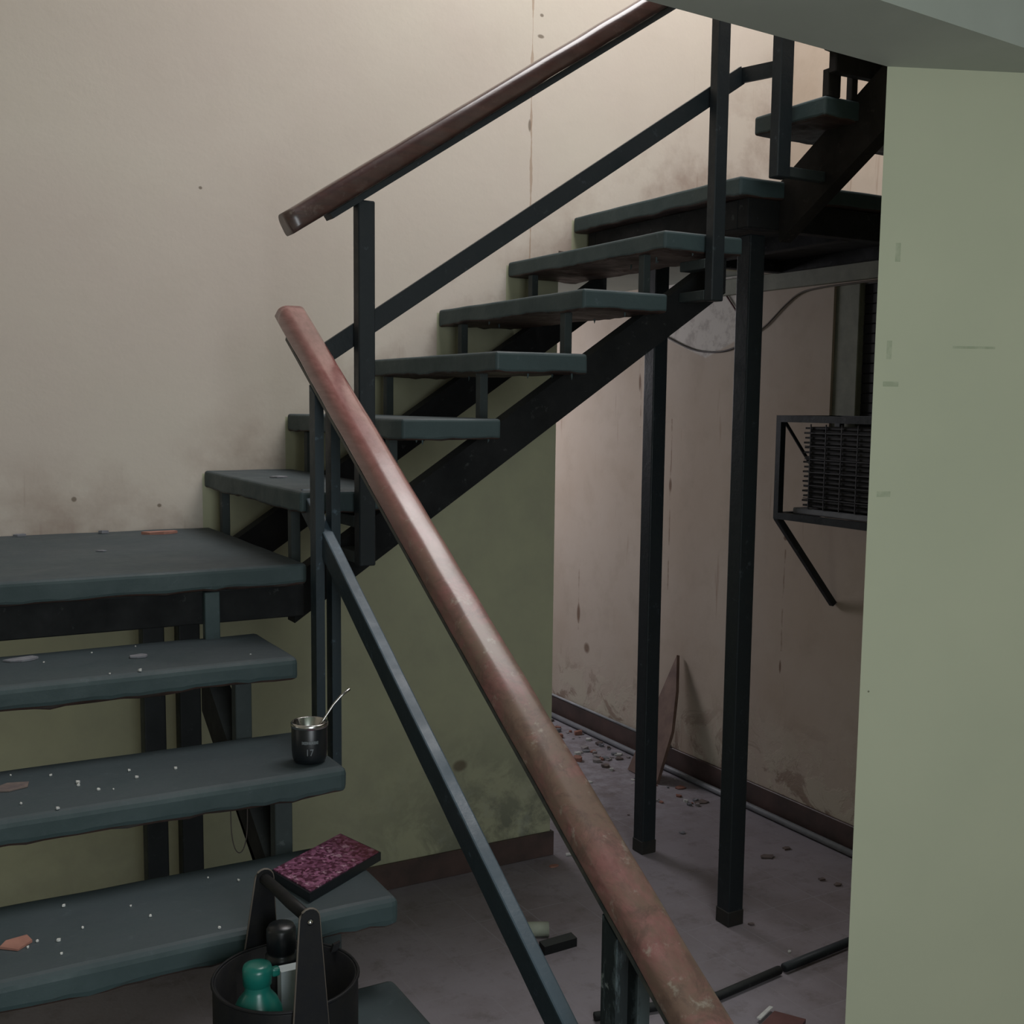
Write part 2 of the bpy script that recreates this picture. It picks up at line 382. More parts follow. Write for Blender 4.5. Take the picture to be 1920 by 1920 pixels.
# slanting end wall on the right, under the beam
dx, dy = 0.922, -0.387
p0 = Vector((2.105, 1.977)); p1 = p0 + Vector((dx, dy)) * 1.45
pts = [p0, p1, p1 + Vector((0.10, 0.14)), p0 + Vector((0.19, 0.10))]
def wallpaint():
    n = NT('end_wall_paint'); x, y, z = n.xyz()
    f = n.noise(1.6, 4, 0.5)
    c = n.mix(n.ramp(f, 0.35, 0.65), (0.53, 0.55, 0.40), (0.49, 0.515, 0.375))
    # faint tape marks and scratches
    def rect(cx, cz, wx, wz):
        a = n.math('LESS_THAN', n.math('ABSOLUTE', n.math('SUBTRACT', x, cx)), wx)
        b = n.math('LESS_THAN', n.math('ABSOLUTE', n.math('SUBTRACT', z, cz)), wz)
        return n.math('MULTIPLY', a, b)
    tot = 0.0
    for r in ((2.148, 2.182, 0.006, 0.022), (2.138, 1.953, 0.006, 0.022), (2.145, 1.872, 0.018, 0.006), (2.140, 1.607, 0.016, 0.007), (2.335, 1.962, 0.05, 0.003)):
        tot = n.math('MAXIMUM', tot, rect(*r))
    c = n.mix(n.math('MULTIPLY', tot, n.ramp(n.noise(40, 3), 0.3, 0.6, 0.15, 0.6)), c, (0.27, 0.32, 0.21))
    v = n.n('ShaderNodeTexVoronoi'); v.inputs['Scale'].default_value = 4.0; n.t.links.new(n.obj, v.inputs['Vector'])
    c = n.mix(n.math('LESS_THAN', v.outputs['Distance'], 0.012), c, (0.2, 0.2, 0.14))
    return n.done(c, 0.7, n.noise(30, 4), 0.1, 0.003, 0, 0.25)
bm = bmesh.new(); prism(bm, [tuple(p) for p in pts], 0, 2.605, 'z'); struct('wall_near_right', bm, wallpaint())
# skirtings
bm = bmesh.new(); box(bm, -0.8, XO + 0.012, D - 0.014, D - 0.0005, 0, 0.10, 0.003); box(bm, XO + 0.0005, XO + 0.012, D, D + 0.14, 0, 0.10, 0.003); struct('baseboard_back', bm, M['base'])
bm = bmesh.new(); box(bm, XP - 0.016, XP - 0.0005, 1.5, 7.05, 0, 0.115, 0.003); struct('baseboard_right', bm, M['base'])
M['reveal'] = plain('grey_green_frame', (0.23, 0.24, 0.185), 0.7)
# painted strip beam under the landing on the right wall
bm = bmesh.new(); box(bm, XP - 0.03, XP - 0.0005, 2.0, 4.3, 2.315, 2.385, 0.002); struct('trim_3', bm, M['reveal'])
# window in the right wall
win = bpy.data.objects.new('window_1', None); C.objects.link(win); win.location = (XP, 2.9, WZ0); win['kind'] = 'structure'
M['shutter'] = plain('dark_shutter', (0.018, 0.017, 0.018), 0.6)
bm = bmesh.new()
box(bm, XP + 0.01, XP + 0.06, WY1 - 0.13, WY1 - 0.001, WZ0 + 0.001, WZ1 - 0.001, 0.003)
box(bm, XP + 0.01, XP + 0.06, WY0 + 0.001, WY0 + 0.06, WZ0 + 0.001, WZ1 - 0.001, 0.003)
obj('window_frame', bm, M['reveal'], win)
bm = bmesh.new()
for i in range(24):
    z = WZ0 + 0.003 + i * 0.0392
    box(bm, XP + 0.035, XP + 0.05, WY0 + 0.061, WY1 - 0.131, z, z + 0.0391, 0.003)
obj('shutter', bm, M['shutter'], win)

# ---------------- columns ----------------
M['footrust'] = plain('brown_rust', (0.020, 0.017, 0.013), 0.8, 0, (0.010, 0.011, 0.011), 20)
for (x, y, top, lab) in ((2.585, 2.985, 2.378, 'dark steel column nearer the camera carrying the upper landing corner'),
                         (2.70, 3.655, 2.378, 'dark steel column further back by the stair wall opening')):
    t = empty('support_column', (x, y, 0), lab, 'column', 'steel columns under the upper landing')
    h = 0.0325
    obj('shaft', NB(x - h, x + h, y - h, y + h, 0.004, top, bev=0.004, seg=2), M['steel'], t)
    obj('rusty_foot', NB(x - 0.035, x + 0.035, y - 0.035, y + 0.035, 0.0, 0.055, bev=0.003), M['footrust'], t)
for (x, y, lab) in ((0.745, 3.60, 'dark steel leg under the lower landing, left one of the pair'), (0.855, 3.60, 'dark steel leg under the lower landing, right one of the pair')):
    h = 0.033
    o = obj('landing_leg', NB(x - h, x + h, y - h, y + h, 0.0, 1.2495, bev=0.004, seg=2), M['steel'])
    tag(o, lab, 'column', 'steel legs under the lower landing')

# ---------------- lower landing ----------------
XLL = -0.55
t = empty('stair_landing', (0.3, 3.3, ZL - 0.14), 'wide dusty grey green lower landing where the two flights meet', 'stair landing')
XRL = 0.99
bm = tread_bm(XLL, XRL, YL, D - 0.002, ZL, TH, 0.012, 0.003, 3.0)
obj('deck', bm, M['tread'], t)
bm = bmesh.new()
box(bm, XLL, XRL - 0.0, YL + 0.03, YL + 0.08, ZL - 0.144, ZL - TH - 0.002, 0.003)
box(bm, XLL, XRL - 0.0, D - 0.10, D - 0.05, ZL - 0.144, ZL - TH - 0.002, 0.003)
box(bm, XRL - 0.05, XRL - 0.0, YL + 0.08, D - 0.10, ZL - 0.144, ZL - TH - 0.002, 0.003)
box(bm, 0.40, 0.45, YL + 0.08, D - 0.10, ZL - 0.144, ZL - TH - 0.002, 0.003)
obj('edge_frame', bm, M['stringer'], t)

# ---------------- lower flight ----------------
t = empty('stair_flight', (0.2, 1.7, 0), 'lower open flight of thick grey green treads climbing to the landing', 'stairs')
SX0, SX1 = 0.715, 0.765
dz = {1: 0.002, 2: -0.004}
TOPZ = {}
for k in range(1, 8):
    y0 = YL - k * G1; zt = ZL - k * R1 + dz.get(k, 0); TOPZ[k] = zt
    xr = XR + {2: 0.006, 1: -0.004}.get(k, 0)
    bm = tread_bm(-0.20, xr, y0, y0 + DEP, zt, TH, 0.016, 0.003, k * 1.7)
    tr = obj('tread', bm, M['tread'], t)
def low_z(y):   # top line of the sloping stringers
    return ZL - 0.255 - (YL - y) * (R1 / G1)
for xs in ((SX0, SX1), (-0.02, 0.03)):
    bm = bmesh.new()
    ya, yb = 0.86, YL + 0.029
    prism(bm, [(ya, max(0.0, low_z(ya) - 0.13)), (yb, low_z(yb) - 0.13), (yb, low_z(yb)), (ya, low_z(ya))], xs[0], xs[1], 'x')
    bevel_all(bm, 0.003); obj('stringer', bm, M['stringer'], t)
    for k in range(0, 7):
        y = YL - k * G1 + 0.045
        zt = (ZL - TH - 0.09 if k == 0 else TOPZ[k] - TH) - 0.0005
        hy = 0.018
        if k == 0: y = YL + 0.016; hy = 0.013; zt = ZL - TH - 0.002
        bm = NB(xs[0] + 0.006, xs[1] - 0.006, y - hy, y + hy, low_z(y) - 0.02, zt, bev=0.002)
        obj('strut', bm, M['tread'] if k == 0 else M['strut'], t)

# ---------------- upper flight ----------------
t = empty('stair_flight', (1.6, 3.3, ZL), 'upper open flight of thin edged treads rising right along the wall', 'stairs')
for k in range(1, 6):
    x0 = X1 + (k - 1) * G2; zt = ZL + k * RR2
    bm = tread_bm(x0, x0 + DEP2, YN, D - 0.002, zt, TH, 0.009, 0.0025, 20 + k * 2.3)
    for i in range(4):
        dust_hang(bm, x0 + random.uniform(.02, .28), YN + random.choice([0.02, random.uniform(.05, .9)]), zt - TH, random.uniform(.008, .022))
    obj('tread', bm, M['tread'], t)
SL = RR2 / G2
def up_z(x):    # top edge line of the stringers
    return 1.575 + (x - 1.341) * SL
xa, xb = XRL + 0.001, 2.452
for (ya, yb) in ((2.95, 3.01), (3.64, 3.70)):
    bm = bmesh.new()
    prism(bm, [(xa, up_z(xa) - 0.128), (xb, up_z(xb) - 0.128), (xb, up_z(xb)), (xa, up_z(xa))], ya, yb, 'y')
    bevel_all(bm, 0.003); obj('stringer', bm, M['stringer'], t)
    for k in range(1, 6):
        x = X1 + (k - 1) * G2 + 0.03
        bm = NB(x - 0.013, x + 0.013, ya + 0.012, ya + 0.042, up_z(x) - 0.03, ZL + k * RR2 - TH - 0.0005, bev=0.002)
        obj('strut', bm, M['strut'], t)

# ---------------- upper landing ----------------
X6 = X1 + 5 * G2
t = empty('stair_landing', (2.9, 3.3, Z2 - 0.15), 'upper landing at the turn of the stairs against the right wall', 'stair landing')
obj('deck', tread_bm(X6, XP - 0.002, YN, D - 0.002, Z2, TH, 0.009, 0.0025, 50.0), M['tread'], t)
bm = bmesh.new(); zb = Z2 - 0.150; zt = Z2 - TH - 0.002
box(bm, 2.455, XP - 0.003, YN + 0.02, YN + 0.07, zb, zt, 0.003); box(bm, 2.455, XP - 0.003, D - 0.08, D - 0.03, zb, zt, 0.003)
box(bm, 2.455, 2.505, YN + 0.07, D - 0.08, zb, zt, 0.003); box(bm, XP - 0.053, XP - 0.003, YN + 0.07, D - 0.08, zb, zt, 0.003)
box(bm, 2.91, 2.96, YN + 0.07, D - 0.08, zb, zt, 0.003)
box(bm, 2.505, XP - 0.053, YN + 0.07, D - 0.08, zb + 0.05, zb + 0.056)
obj('edge_frame', bm, M['stringer'], t)

# ---------------- third flight, coming back towards the camera ----------------
t = empty('stair_flight', (2.9, 2.6, Z2), 'dark third flight climbing from the upper landing towards the ceiling', 'stairs')
G3 = 0.2868
for k in range(1, 5):
    y1 = YN - (k - 1) * G3
    zt = Z2 + k * 0.182
    if y1 - DEP2 < 1.5: continue
    obj('tread', tread_bm(2.45, 3.40, y1 - DEP2, y1, zt, TH, 0.009, 0.0025, 70 + k), M['tread'], t)
SL3 = 0.182 / G3
for xs in ((2.585, 2.635), (3.22, 3.27)):
    def l3(y): return 2.44 + (2.70 - y) * SL3
    ya, yb = 1.90 if xs[0] < 3 else 1.9, YN + 0.018
    bm = bmesh.new()
    prism(bm, [(ya, l3(ya)), (yb, l3(yb)), (yb, l3(yb) + 0.19), (ya, l3(ya) + 0.19)], xs[0], xs[1], 'x')
    bevel_all(bm, 0.003); obj('stringer', bm, M['rust'], t)
    for k in range(1, 4):
        y = YN - (k - 1) * G3 - 0.03 - 0.23
        obj('strut', NB(xs[0] + .008, xs[1] - .008, y - 0.015, y + 0.015, l3(y) + 0.15, Z2 + k * 0.182 - TH - 0.0005, bev=0.002), M['strut'], t)

obj('cross_bar', NB(2.462, 3.35, 2.505, 2.535, 2.772, Z2 + 2 * 0.182 - TH - 0.0005, bev=0.003), M['rust'], t)
for (xa_, xb_) in ((2.465, 2.515), (2.560, 2.583)):
    obj('strut', NB(xa_, xb_, 2.535, 2.560, Z2 + 0.182 - 0.0 , 2.79, bev=0.002), M['rust'], t)

# ---------------- railings ----------------
# lower railing
t = empty('stair_railing', (1.0, 2.0, 0), 'lower stair railing with long worn reddish wooden handrail', 'railing')
def hz(y): return 0.942 + (y - 1.201) * 0.6205        # axis of the wooden rail
def hp(y): return (1.0, y, hz(y))
bm = bmesh.new()
prof = roundrect(0.074, 0.052, 0.022, 5, 0.008)
sweep(bm, hp(0.55), hp(2.99), prof, (1, 0, 0), 90, 0.0018, 2.0, 0, -0.55)
obj('handrail', bm, M['handlow'], t, True)
bm = bmesh.new()
off = 0.036
sweep(bm, (0.992, 0.6, hz(0.6) - off), (0.992, 2.93, hz(2.93) - off), [(-.026, -.005), (.026, -.005), (.026, .004), (-.026, .004)], (1, 0, 0), 20)
obj('mounting_strip', bm, plain('worn_steel_strip', (0.09, 0.085, 0.07), 0.5, 0.3, (0.04, 0.05, 0.05), 30), t)
bm = bmesh.new()
def mz(y): return 0.752 + (y - 1.58) * 0.6205
sweep(bm, (1.0, 0.7, mz(0.7)), (1.0, 2.90, mz(2.90)), roundrect(0.030, 0.058, 0.004, 2), (1, 0, 0), 60, 0.001, 5, 0, -0.6)
obj('middle_rail', bm, M['rail'], t)
for (yp, zb_) in ((2.735, 0.86), (1.395, 0.0)):
    for (xa_, xb_) in ((0.968, 0.991), (1.010, 1.034)):
        zt_ = hz(yp) - 0.050
        sl_ = 0.6205 * 0.02
        bm = bmesh.new()
        prism(bm, [(yp - 0.02, zb_), (yp + 0.02, zb_), (yp + 0.02, zt_ + sl_), (yp - 0.02, zt_ - sl_)], xa_, xb_, 'x'); bevel_all(bm, 0.002)
        obj('post', bm, M['rail'] if zb_ > 0 else M['worn'], t)
# upper railing
t = empty('stair_railing', (1.7, 2.8, ZL), 'upper stair railing with dark shiny handrail and broken lower end', 'railing')
SU = 0.652
def uz(x): return 2.253 + (x - 0.93) * SU
bm = bmesh.new()
sweep(bm, (0.928, 2.805, uz(0.928)), (2.62, 2.805, uz(2.62)), roundrect(0.07, 0.056, 0.024, 5, 0.012), (0, 1, 0), 70, 0.0015, 9.0, 0.1, 0)
obj('handrail', bm, M['handup'], t, True)
bm = bmesh.new()
sweep(bm, (1.04, 2.805, uz(1.04) - 0.046), (2.62, 2.805, uz(2.62) - 0.046), [(-.024, -.007), (.024, -.007), (.024, .008), (-.024, .008)], (0, 1, 0), 10)
obj('mounting_strip', bm, M['steel'], t)
bm = bmesh.new()
def umz(x): return 1.935 + (x - 1.035) * 0.657
sweep(bm, (1.046, 2.835, umz(1.046)), (2.395, 2.835, umz(2.395)), [(-.006, -.025), (.006, -.025), (.006, .025), (-.006, .025)], (0, 1, 0), 10, 0, 0, 0.0, 0.3)
sweep(bm, (2.395, 2.838, umz(2.385) + 0.006), (2.412, 2.690, umz(2.385) - 0.004), [(-.006, -.022), (.006, -.022), (.006, .022), (-.006, .022)], (1, 0, 0), 2)
obj('middle_rail', bm, M['steel'], t)
def upost(x, zb_, zt_, foot=True, wdt=0.046):
    p = obj('post', NB(x - wdt / 2, x + wdt / 2, 2.785, 2.823, zb_, zt_, bev=0.003), M['steel'], t)
    if foot:
        for h_ in (0.005, 0.10):
            f = obj('foot_bracket', NB(x - wdt / 2, x + wdt / 2, 2.8235, 2.948, zb_ + h_, zb_ + h_ + 0.03, bev=0.002), M['strut'])
            f.parent = p; f.matrix_parent_inverse = Matrix.Translation(-p.parent.location) if False else Matrix.Identity(4)
upost(1.136, 1.385, uz(1.136) - 0.06)
upost(2.285, 2.135, uz(2.285) - 0.06)
p = obj('post', NB(2.386, 2.438, 2.650, 2.690, 2.495, 3.02, bev=0.003), M['steel'], t)
f = obj('foot_bracket', NB(2.4385, 2.584, 2.655, 2.685, 2.50, 2.53, bev=0.002), M['strut']); f.parent = p; f.matrix_parent_inverse = Matrix.Identity(4)

# ---------------- things on the right wall ----------------
t = empty('cooling_unit_cage', (3.3, 3.2, 1.38), 'black angle iron cage holding dark finned cooling unit on the wall', 'cage')
CX0, CY0, CY1, CZ0, CZ1 = 3.11, 2.55, 3.41, 1.375, 1.782
bm = bmesh.new(); a = 0.026
for (x, y) in ((CX0, CY1 - a), (CX0, CY0), (XP - a - 0.001, CY1 - a), (XP - a - 0.001, CY0)):
    box(bm, x, x + a, y, y + a, CZ0, CZ1)
for z in (CZ0, CZ1 - a):
    box(bm, CX0, CX0 + a, CY0 + a, CY1 - a, z, z + a); box(bm, XP - a - 0.001, XP - 0.001, CY0 + a, CY1 - a, z, z + a)
    for y in (CY0, CY1 - a): box(bm, CX0 + a, XP - a - 0.001, y, y + a, z, z + a)
obj('cage_frame', bm, M['steel'], t)
for i, y in enumerate((CY1 - a / 2, CY0 + a / 2)):
    bm = bmesh.new(); sweep(bm, (CX0 + 0.01, y, CZ0 + 0.005), (XP - 0.01, y, 1.01), roundrect(0.026, 0.026, 0.003, 1), (0, 1, 0), 2)
    obj('brace', bm, M['steel'], t)
bm = bmesh.new(); sweep(bm, (CX0 + 0.02, CY1 - 0.014, CZ1 - 0.01), (XP - 0.01, CY1 - 0.014, CZ0 + 0.03), roundrect(0.01, 0.012, 0.002, 1), (0, 1, 0), 2)
obj('tie_rod', bm, M['steel'], t)
t = empty('cooling_unit', (3.28, 3.0, CZ0 + a), 'dark finned cooling unit sitting inside the wall cage', 'cooling unit')
bm = bmesh.new()
for i in range(17):
    z = CZ0 + 0.06 + i * 0.0185
    box(bm, CX0 + 0.035, XP - 0.04, CY0 + 0.05, CY1 - 0.125 + (i % 2) * 0.006, z, z + 0.007)
box(bm, CX0 + 0.05, XP - 0.05, CY0 + 0.06, CY1 - 0.14, CZ0 + 0.055, CZ0 + 0.365)
obj('fins', bm, M['shutter'], t)
bm = bmesh.new()
for i in range(9):
    y = CY0 + 0.06 + i * 0.08
    box(bm, CX0 + 0.029, CX0 + 0.033, y, y + 0.004, CZ0 + 0.05, CZ0 + 0.375)
for i in range(6):
    z = CZ0 + 0.09 + i * 0.05
    box(bm, CX0 + 0.029, CX0 + 0.033, CY0 + 0.05, CY1 - 0.13, z, z + 0.003)
obj('guard_wires', bm, plain('wire', (0.07, 0.07, 0.08), 0.5), t)
bm = NB(CX0 + 0.03, XP - 0.04, CY0 + 0.04, CY1 - 0.075, CZ0 + a + 0.001, CZ0 + 0.05, bev=0.004)
obj('drip_tray', bm, plain('grey_tray', (0.26, 0.27, 0.30), 0.6), t)['label'] = 'pale grey drip tray'

def cable(name, pts, r, mat, label, cat):
    # smooth through the points
    P = [Vector(p) for p in pts]; out = []
    for i in range(len(P) - 1):
        a_ = P[max(i - 1, 0)]; b_ = P[i]; c_ = P[i + 1]; d_ = P[min(i + 2, len(P) - 1)]
        for s in range(8):
            u = s / 8
            out.append(0.5 * ((2 * b_) + (c_ - a_) * u + (2 * a_ - 5 * b_ + 4 * c_ - d_) * u * u + (3 * b_ - a_ - 3 * c_ + d_) * u ** 3))
    out.append(P[-1])
    bm = bmesh.new(); tube(bm, out, r, 6); return tag(obj(name, bm, mat, None, True), label, cat)
M['cable'] = plain('old_cable', (0.05, 0.04, 0.035), 0.6)
xw = XP - 0.006
cable('cable', [(xw, 4.72, 2.20), (xw, 4.564, 2.145), (xw, 4.42, 2.095), (xw, 4.30, 2.07), (xw, 4.15, 2.065), (xw, 4.03, 2.09), (xw, 3.95, 2.13)], 0.0045, M['cable'], 'sagging dark cable along the lower edge of the pale plaster patch', 'cable')
cable('cable', [(xw, 4.18, 2.355), (xw, 4.12, 2.30), (xw, 4.02, 2.19), (xw, 3.98, 2.10)], 0.004, plain('red_cable', (0.12, 0.05, 0.05), 0.6), 'thin reddish cable slanting down just left of the nearer column', 'cable')
cable('cable', [(xw, 3.95, 2.13), (xw, 3.86, 2.17), (xw, 3.75, 2.245), (xw, 3.66, 2.29), (xw, 3.55, 2.303), (xw, 3.4, 2.306), (xw, 3.1, 2.308)], 0.004, plain('brown_cable', (0.12, 0.10, 0.07), 0.6), 'thin brown cable rising right of the nearer column to the beam', 'cable')
# conduit on the floor by the skirting
bm = bmesh.new(); tube(bm, [(XP - 0.045, 1.6, 0.018), (XP - 0.045, 6.9, 0.018)], 0.014, 10)
tag(obj('conduit_pipe', bm, plain('grey_pvc', (0.25, 0.26, 0.28), 0.5), None, True), 'grey conduit pipe lying along the foot of the right wall', 'pipe')
bm = bmesh.new(); tube(bm, [(XP - 0.014, 4.45, 0.123), (XP - 0.014, 6.9, 0.123)], 0.007, 8)
tag(obj('conduit_pipe', bm, plain('pale_pvc', (0.42, 0.43, 0.45), 0.5), None, True), 'thin pale conduit resting on top of the skirting at the far end', 'pipe')
# leaning board
bm = bmesh.new()
f = prism(bm, [(4.54, 0.0), (4.30, 0.0), (4.29, 0.26), (4.335, 0.45), (4.40, 0.62)], 0, 0.018, 'x')
o = obj('wooden_board', bm, plain('old_board', (0.24, 0.16, 0.125), 0.7, 0, (0.15, 0.095, 0.08), 9))
o.rotation_euler = (0, math.radians(17), 0); o.location = (XP - 0.21, 0, 0.004)
tag(o, 'brown tapered wooden board leaning against the right wall behind a column', 'board')
# dark rod on the floor
bm = bmesh.new(); tube(bm, [(1.80, 2.66, 0.017), (2.20, 2.58, 0.017), (2.48, 2.615, 0.017)], 0.014, 8)
tag(obj('metal_rod', bm, M['stringer'], None, True), 'dark metal rod lying on the tiles at the bottom, left piece', 'rod')
bm = bmesh.new(); tube(bm, [(2.50, 2.615, 0.019), (3.05, 2.67, 0.019)], 0.015, 8)
tag(obj('metal_rod', bm, M['steel'], None, True), 'dark metal rod lying on the tiles beside the pale green end wall', 'rod')
# white cap and black block on the floor
bm = bmesh.new(); tube(bm, [(1.885, 3.235, 0.025), (1.965, 3.195, 0.025)], 0.025, 16)
tag(obj('plastic_cup', bm, plain('dusty_white', (0.32, 0.35, 0.28), 0.6), None, True), 'small pale cup lying on its side on the floor behind the railing', 'cup')
bm = bmesh.new(); prism(bm, [(1.88, 3.08), (2.01, 3.085), (2.015, 3.13), (1.885, 3.125)], 0.0, 0.03, 'z'); bevel_all(bm, 0.004)
tag(obj('brush_head', bm, M['stringer']), 'small black brush head on the floor beside the pale cup', 'brush')
# broken tile
bm = bmesh.new(); prism(bm, [(2.12, 2.36), (2.30, 2.44), (2.35, 2.36), (2.16, 2.26)], 0.0, 0.012, 'z')
tag(obj('broken_tile', bm, plain('maroon_tile', (0.15, 0.07, 0.065), 0.5)), 'maroon broken tile lying on the floor at the bottom edge', 'tile')
bm = bmesh.new(); prism(bm, [(2.225, 2.418), (2.305, 2.452), (2.30, 2.462), (2.222, 2.430)], 0.0125, 0.017, 'z')
tag(obj('plastic_strip', bm, M['flake']), 'thin white strip lying on the maroon broken tile', 'strip')

# ---------------- mug ----------------
mx, my, mzb = 0.815, 2.335, TOPZ[2] + 0.001
M['mugblk'] = plain('black_enamel', (0.008, 0.010, 0.012), 0.35, 0, (0.006, 0.008, 0.010), 10, 0.5, 0.0)
M['chrome'] = plain('brushed_steel', (0.55, 0.54, 0.52), 0.22, 1.0, (0.45, 0.44, 0.43), 8, 0.5, 0.03)
t = empty('mate_cup', (mx, my, mzb), 'black drinking cup with steel rim and number 17 on the third tread', 'cup')
bm = bmesh.new(); R_ = 0.039
lathe(bm, [(0, 0), (0.026, 0.0), (0.034, 0.004), (0.0375, 0.014), (R_, 0.03), (R_, 0.079), (R_ - 0.001, 0.081), (R_ - 0.003, 0.081), (R_ - 0.003, 0.05), (0, 0.05)], mx, my, 40, mzb)
obj('cup_body', bm, M['mugblk'], t, True)
bm = bmesh.new(); lathe(bm, [(R_ - 0.0005, 0.079), (R_ + 0.0012, 0.080), (R_ + 0.0015, 0.088), (R_ - 0.001, 0.0905), (R_ - 0.003, 0.089), (R_ - 0.0042, 0.070), (0.03, 0.064), (0, 0.063)], mx, my, 40, mzb)
obj('steel_liner', bm, M['chrome'], t, True)['label'] = 'shiny steel rim and liner'
M['print'] = plain('grey_print', (0.16, 0.18, 0.19), 0.5)
# writing: curved onto the cup, facing the camera
ang0 = math.atan2(0 - my, 0 - mx)
def curved_text(txt, size, zc, name, width, aoff=0.0):
    cu = bpy.data.curves.new('t', 'FONT'); cu.body = txt; cu.size = size; cu.align_x = 'CENTER'; cu.align_y = 'CENTER'; cu.extrude = 0.0004
    o = bpy.data.objects.new('t', cu); C.objects.link(o)
    bpy.context.view_layer.update()
    me = bpy.data.meshes.new_from_object(o.evaluated_get(bpy.context.evaluated_depsgraph_get()))
    bpy.data.objects.remove(o)
    bm = bmesh.new(); bm.from_mesh(me)
    bmesh.ops.triangulate(bm, faces=bm.faces[:])
    xs = [v.co.x for v in bm.verts]; s = width / (max(xs) - min(xs)); xm = (max(xs) + min(xs)) / 2
    for v in bm.verts:
        a = ang0 + aoff + (v.co.x - xm) * s / R_; r = R_ + 0.0004 + v.co.z
        v.co = Vector((mx + r * math.cos(a), my + r * math.sin(a), mzb + zc + v.co.y))
    return obj(name, bm, M['print'], t)
bm = bmesh.new(); rl = random.Random(3); u_ = -0.0165
while u_ < 0.0165:
    wd = rl.choice([0.0012, 0.0022, 0.0028]); hh = rl.choice([0.0055, 0.006, 0.007])
    tmp = bmesh.new(); vs = box(bm, u_, u_ + wd, -hh / 2, hh / 2, 0, 0.0004)
    for v in vs:
        a = ang0 + v.co.x / R_; r = R_ + 0.0004 + v.co.z; v.co = Vector((mx + r * math.cos(a), my + r * math.sin(a), mzb + 0.052 + v.co.y))
    tmp.free(); u_ += wd + 0.0007
obj('lettering', bm, M['print'], t)
curved_text('17', 0.021, 0.030, 'number', 0.014, 0.04)
bm = bmesh.new()
b0 = Vector((mx + 0.008, my - 0.004, mzb + 0.06))
tube(bm, [b0, b0 + Vector((0.022, 0.0, 0.030)), b0 + Vector((0.045, -0.002, 0.062)), b0 + Vector((0.062, -0.004, 0.080)), b0 + Vector((0.082, -0.006, 0.094))], [0.0035, 0.0033, 0.003, 0.0034, 0.0040], 10, True, 0.8)
o = obj('drinking_straw', bm, M['chrome'], None, True); tag(o, 'metal drinking straw standing in the black cup', 'straw')

# ---------------- glitter case ----------------
def glit():
    n = NT('glitter_maroon'); v = n.n('ShaderNodeTexVoronoi'); v.inputs['Scale'].default_value = 150; n.t.links.new(n.obj, v.inputs['Vector'])
    bwn = n.n('ShaderNodeRGBToBW'); n.t.links.new(v.outputs['Color'], bwn.inputs[0])
    c = n.mix(n.ramp(bwn.outputs[0], 0.3, 0.9), (0.085, 0.022, 0.045), (0.36, 0.14, 0.25))
    c = n.mix(n.ramp(n.noise(60, 3), 0.6, 0.68, 0, 0.8), c, (0.65, 0.42, 0.52))
    x, y, z = n.xyz()
    c = n.mix(n.ramp(x, 0.80, 0.90, 0, 0.75), c, (0.12, 0.025, 0.03))
    return n.done(c, 0.35, bwn.outputs[0], 0.5, 0.002, 0.2)
zt = TOPZ[3] + 0.0015
t = empty('glitter_case', (0.79, 2.15, zt), 'flat maroon glitter case with thick black edge on the fourth tread', 'case')
Q = [(0.672, 2.165), (0.868, 2.288), (0.905, 2.150), (0.705, 2.025)]
bm = bmesh.new(); prism(bm, Q, zt, zt + 0.018, 'z'); bevel_all(bm, 0.003, 2); obj('case_body', bm, M['mugblk'], t)
cx_, cy_ = sum(q[0] for q in Q) / 4, sum(q[1] for q in Q) / 4
bm = bmesh.new(); prism(bm, [(cx_ + (q[0] - cx_) * 0.955, cy_ + (q[1] - cy_) * 0.955) for q in Q], zt + 0.0182, zt + 0.0205, 'z'); bevel_all(bm, 0.0008)
obj('glitter_cover', bm, glit(), t)['label'] = 'maroon glitter cover'

# ---------------- bag with bottles ----------------
bx, by, bz = 0.583, 1.80, ZL - 4 * R1 + 0.0015
M['bag'] = plain('dark_bag_leatherette', (0.0055, 0.006, 0.008), 0.55, 0, (0.009, 0.009, 0.009), 30, 0.25)
M['bagin'] = plain('bag_lining', (0.010, 0.010, 0.010), 0.8)
M['piping'] = plain('tan_piping', (0.13, 0.11, 0.09), 0.6)
t = empty('carry_bag', (bx, by, bz), 'round black open carry bag with side straps and bar handle', 'bag')
bm = bmesh.new(); RB = 0.122
lathe(bm, [(0, 0), (RB - 0.012, 0), (RB - 0.002, 0.008), (RB, 0.03), (RB, 0.161), (RB - 0.001, 0.166), (RB - 0.006, 0.166), (RB - 0.007, 0.02), (0, 0.012)], bx, by, 48, bz)
obj('bag_body', bm, M['bag'], t, True)
bm = bmesh.new()
tube(bm, [(bx + RB * math.cos(a), by + RB * math.sin(a), bz + 0.166) for a in [2 * math.pi * i / 48 for i in range(49)]], 0.003, 6, False)
obj('rim_piping', bm, M['bag'], t, True)
HX, HZ = bx + 0.004, 0.985
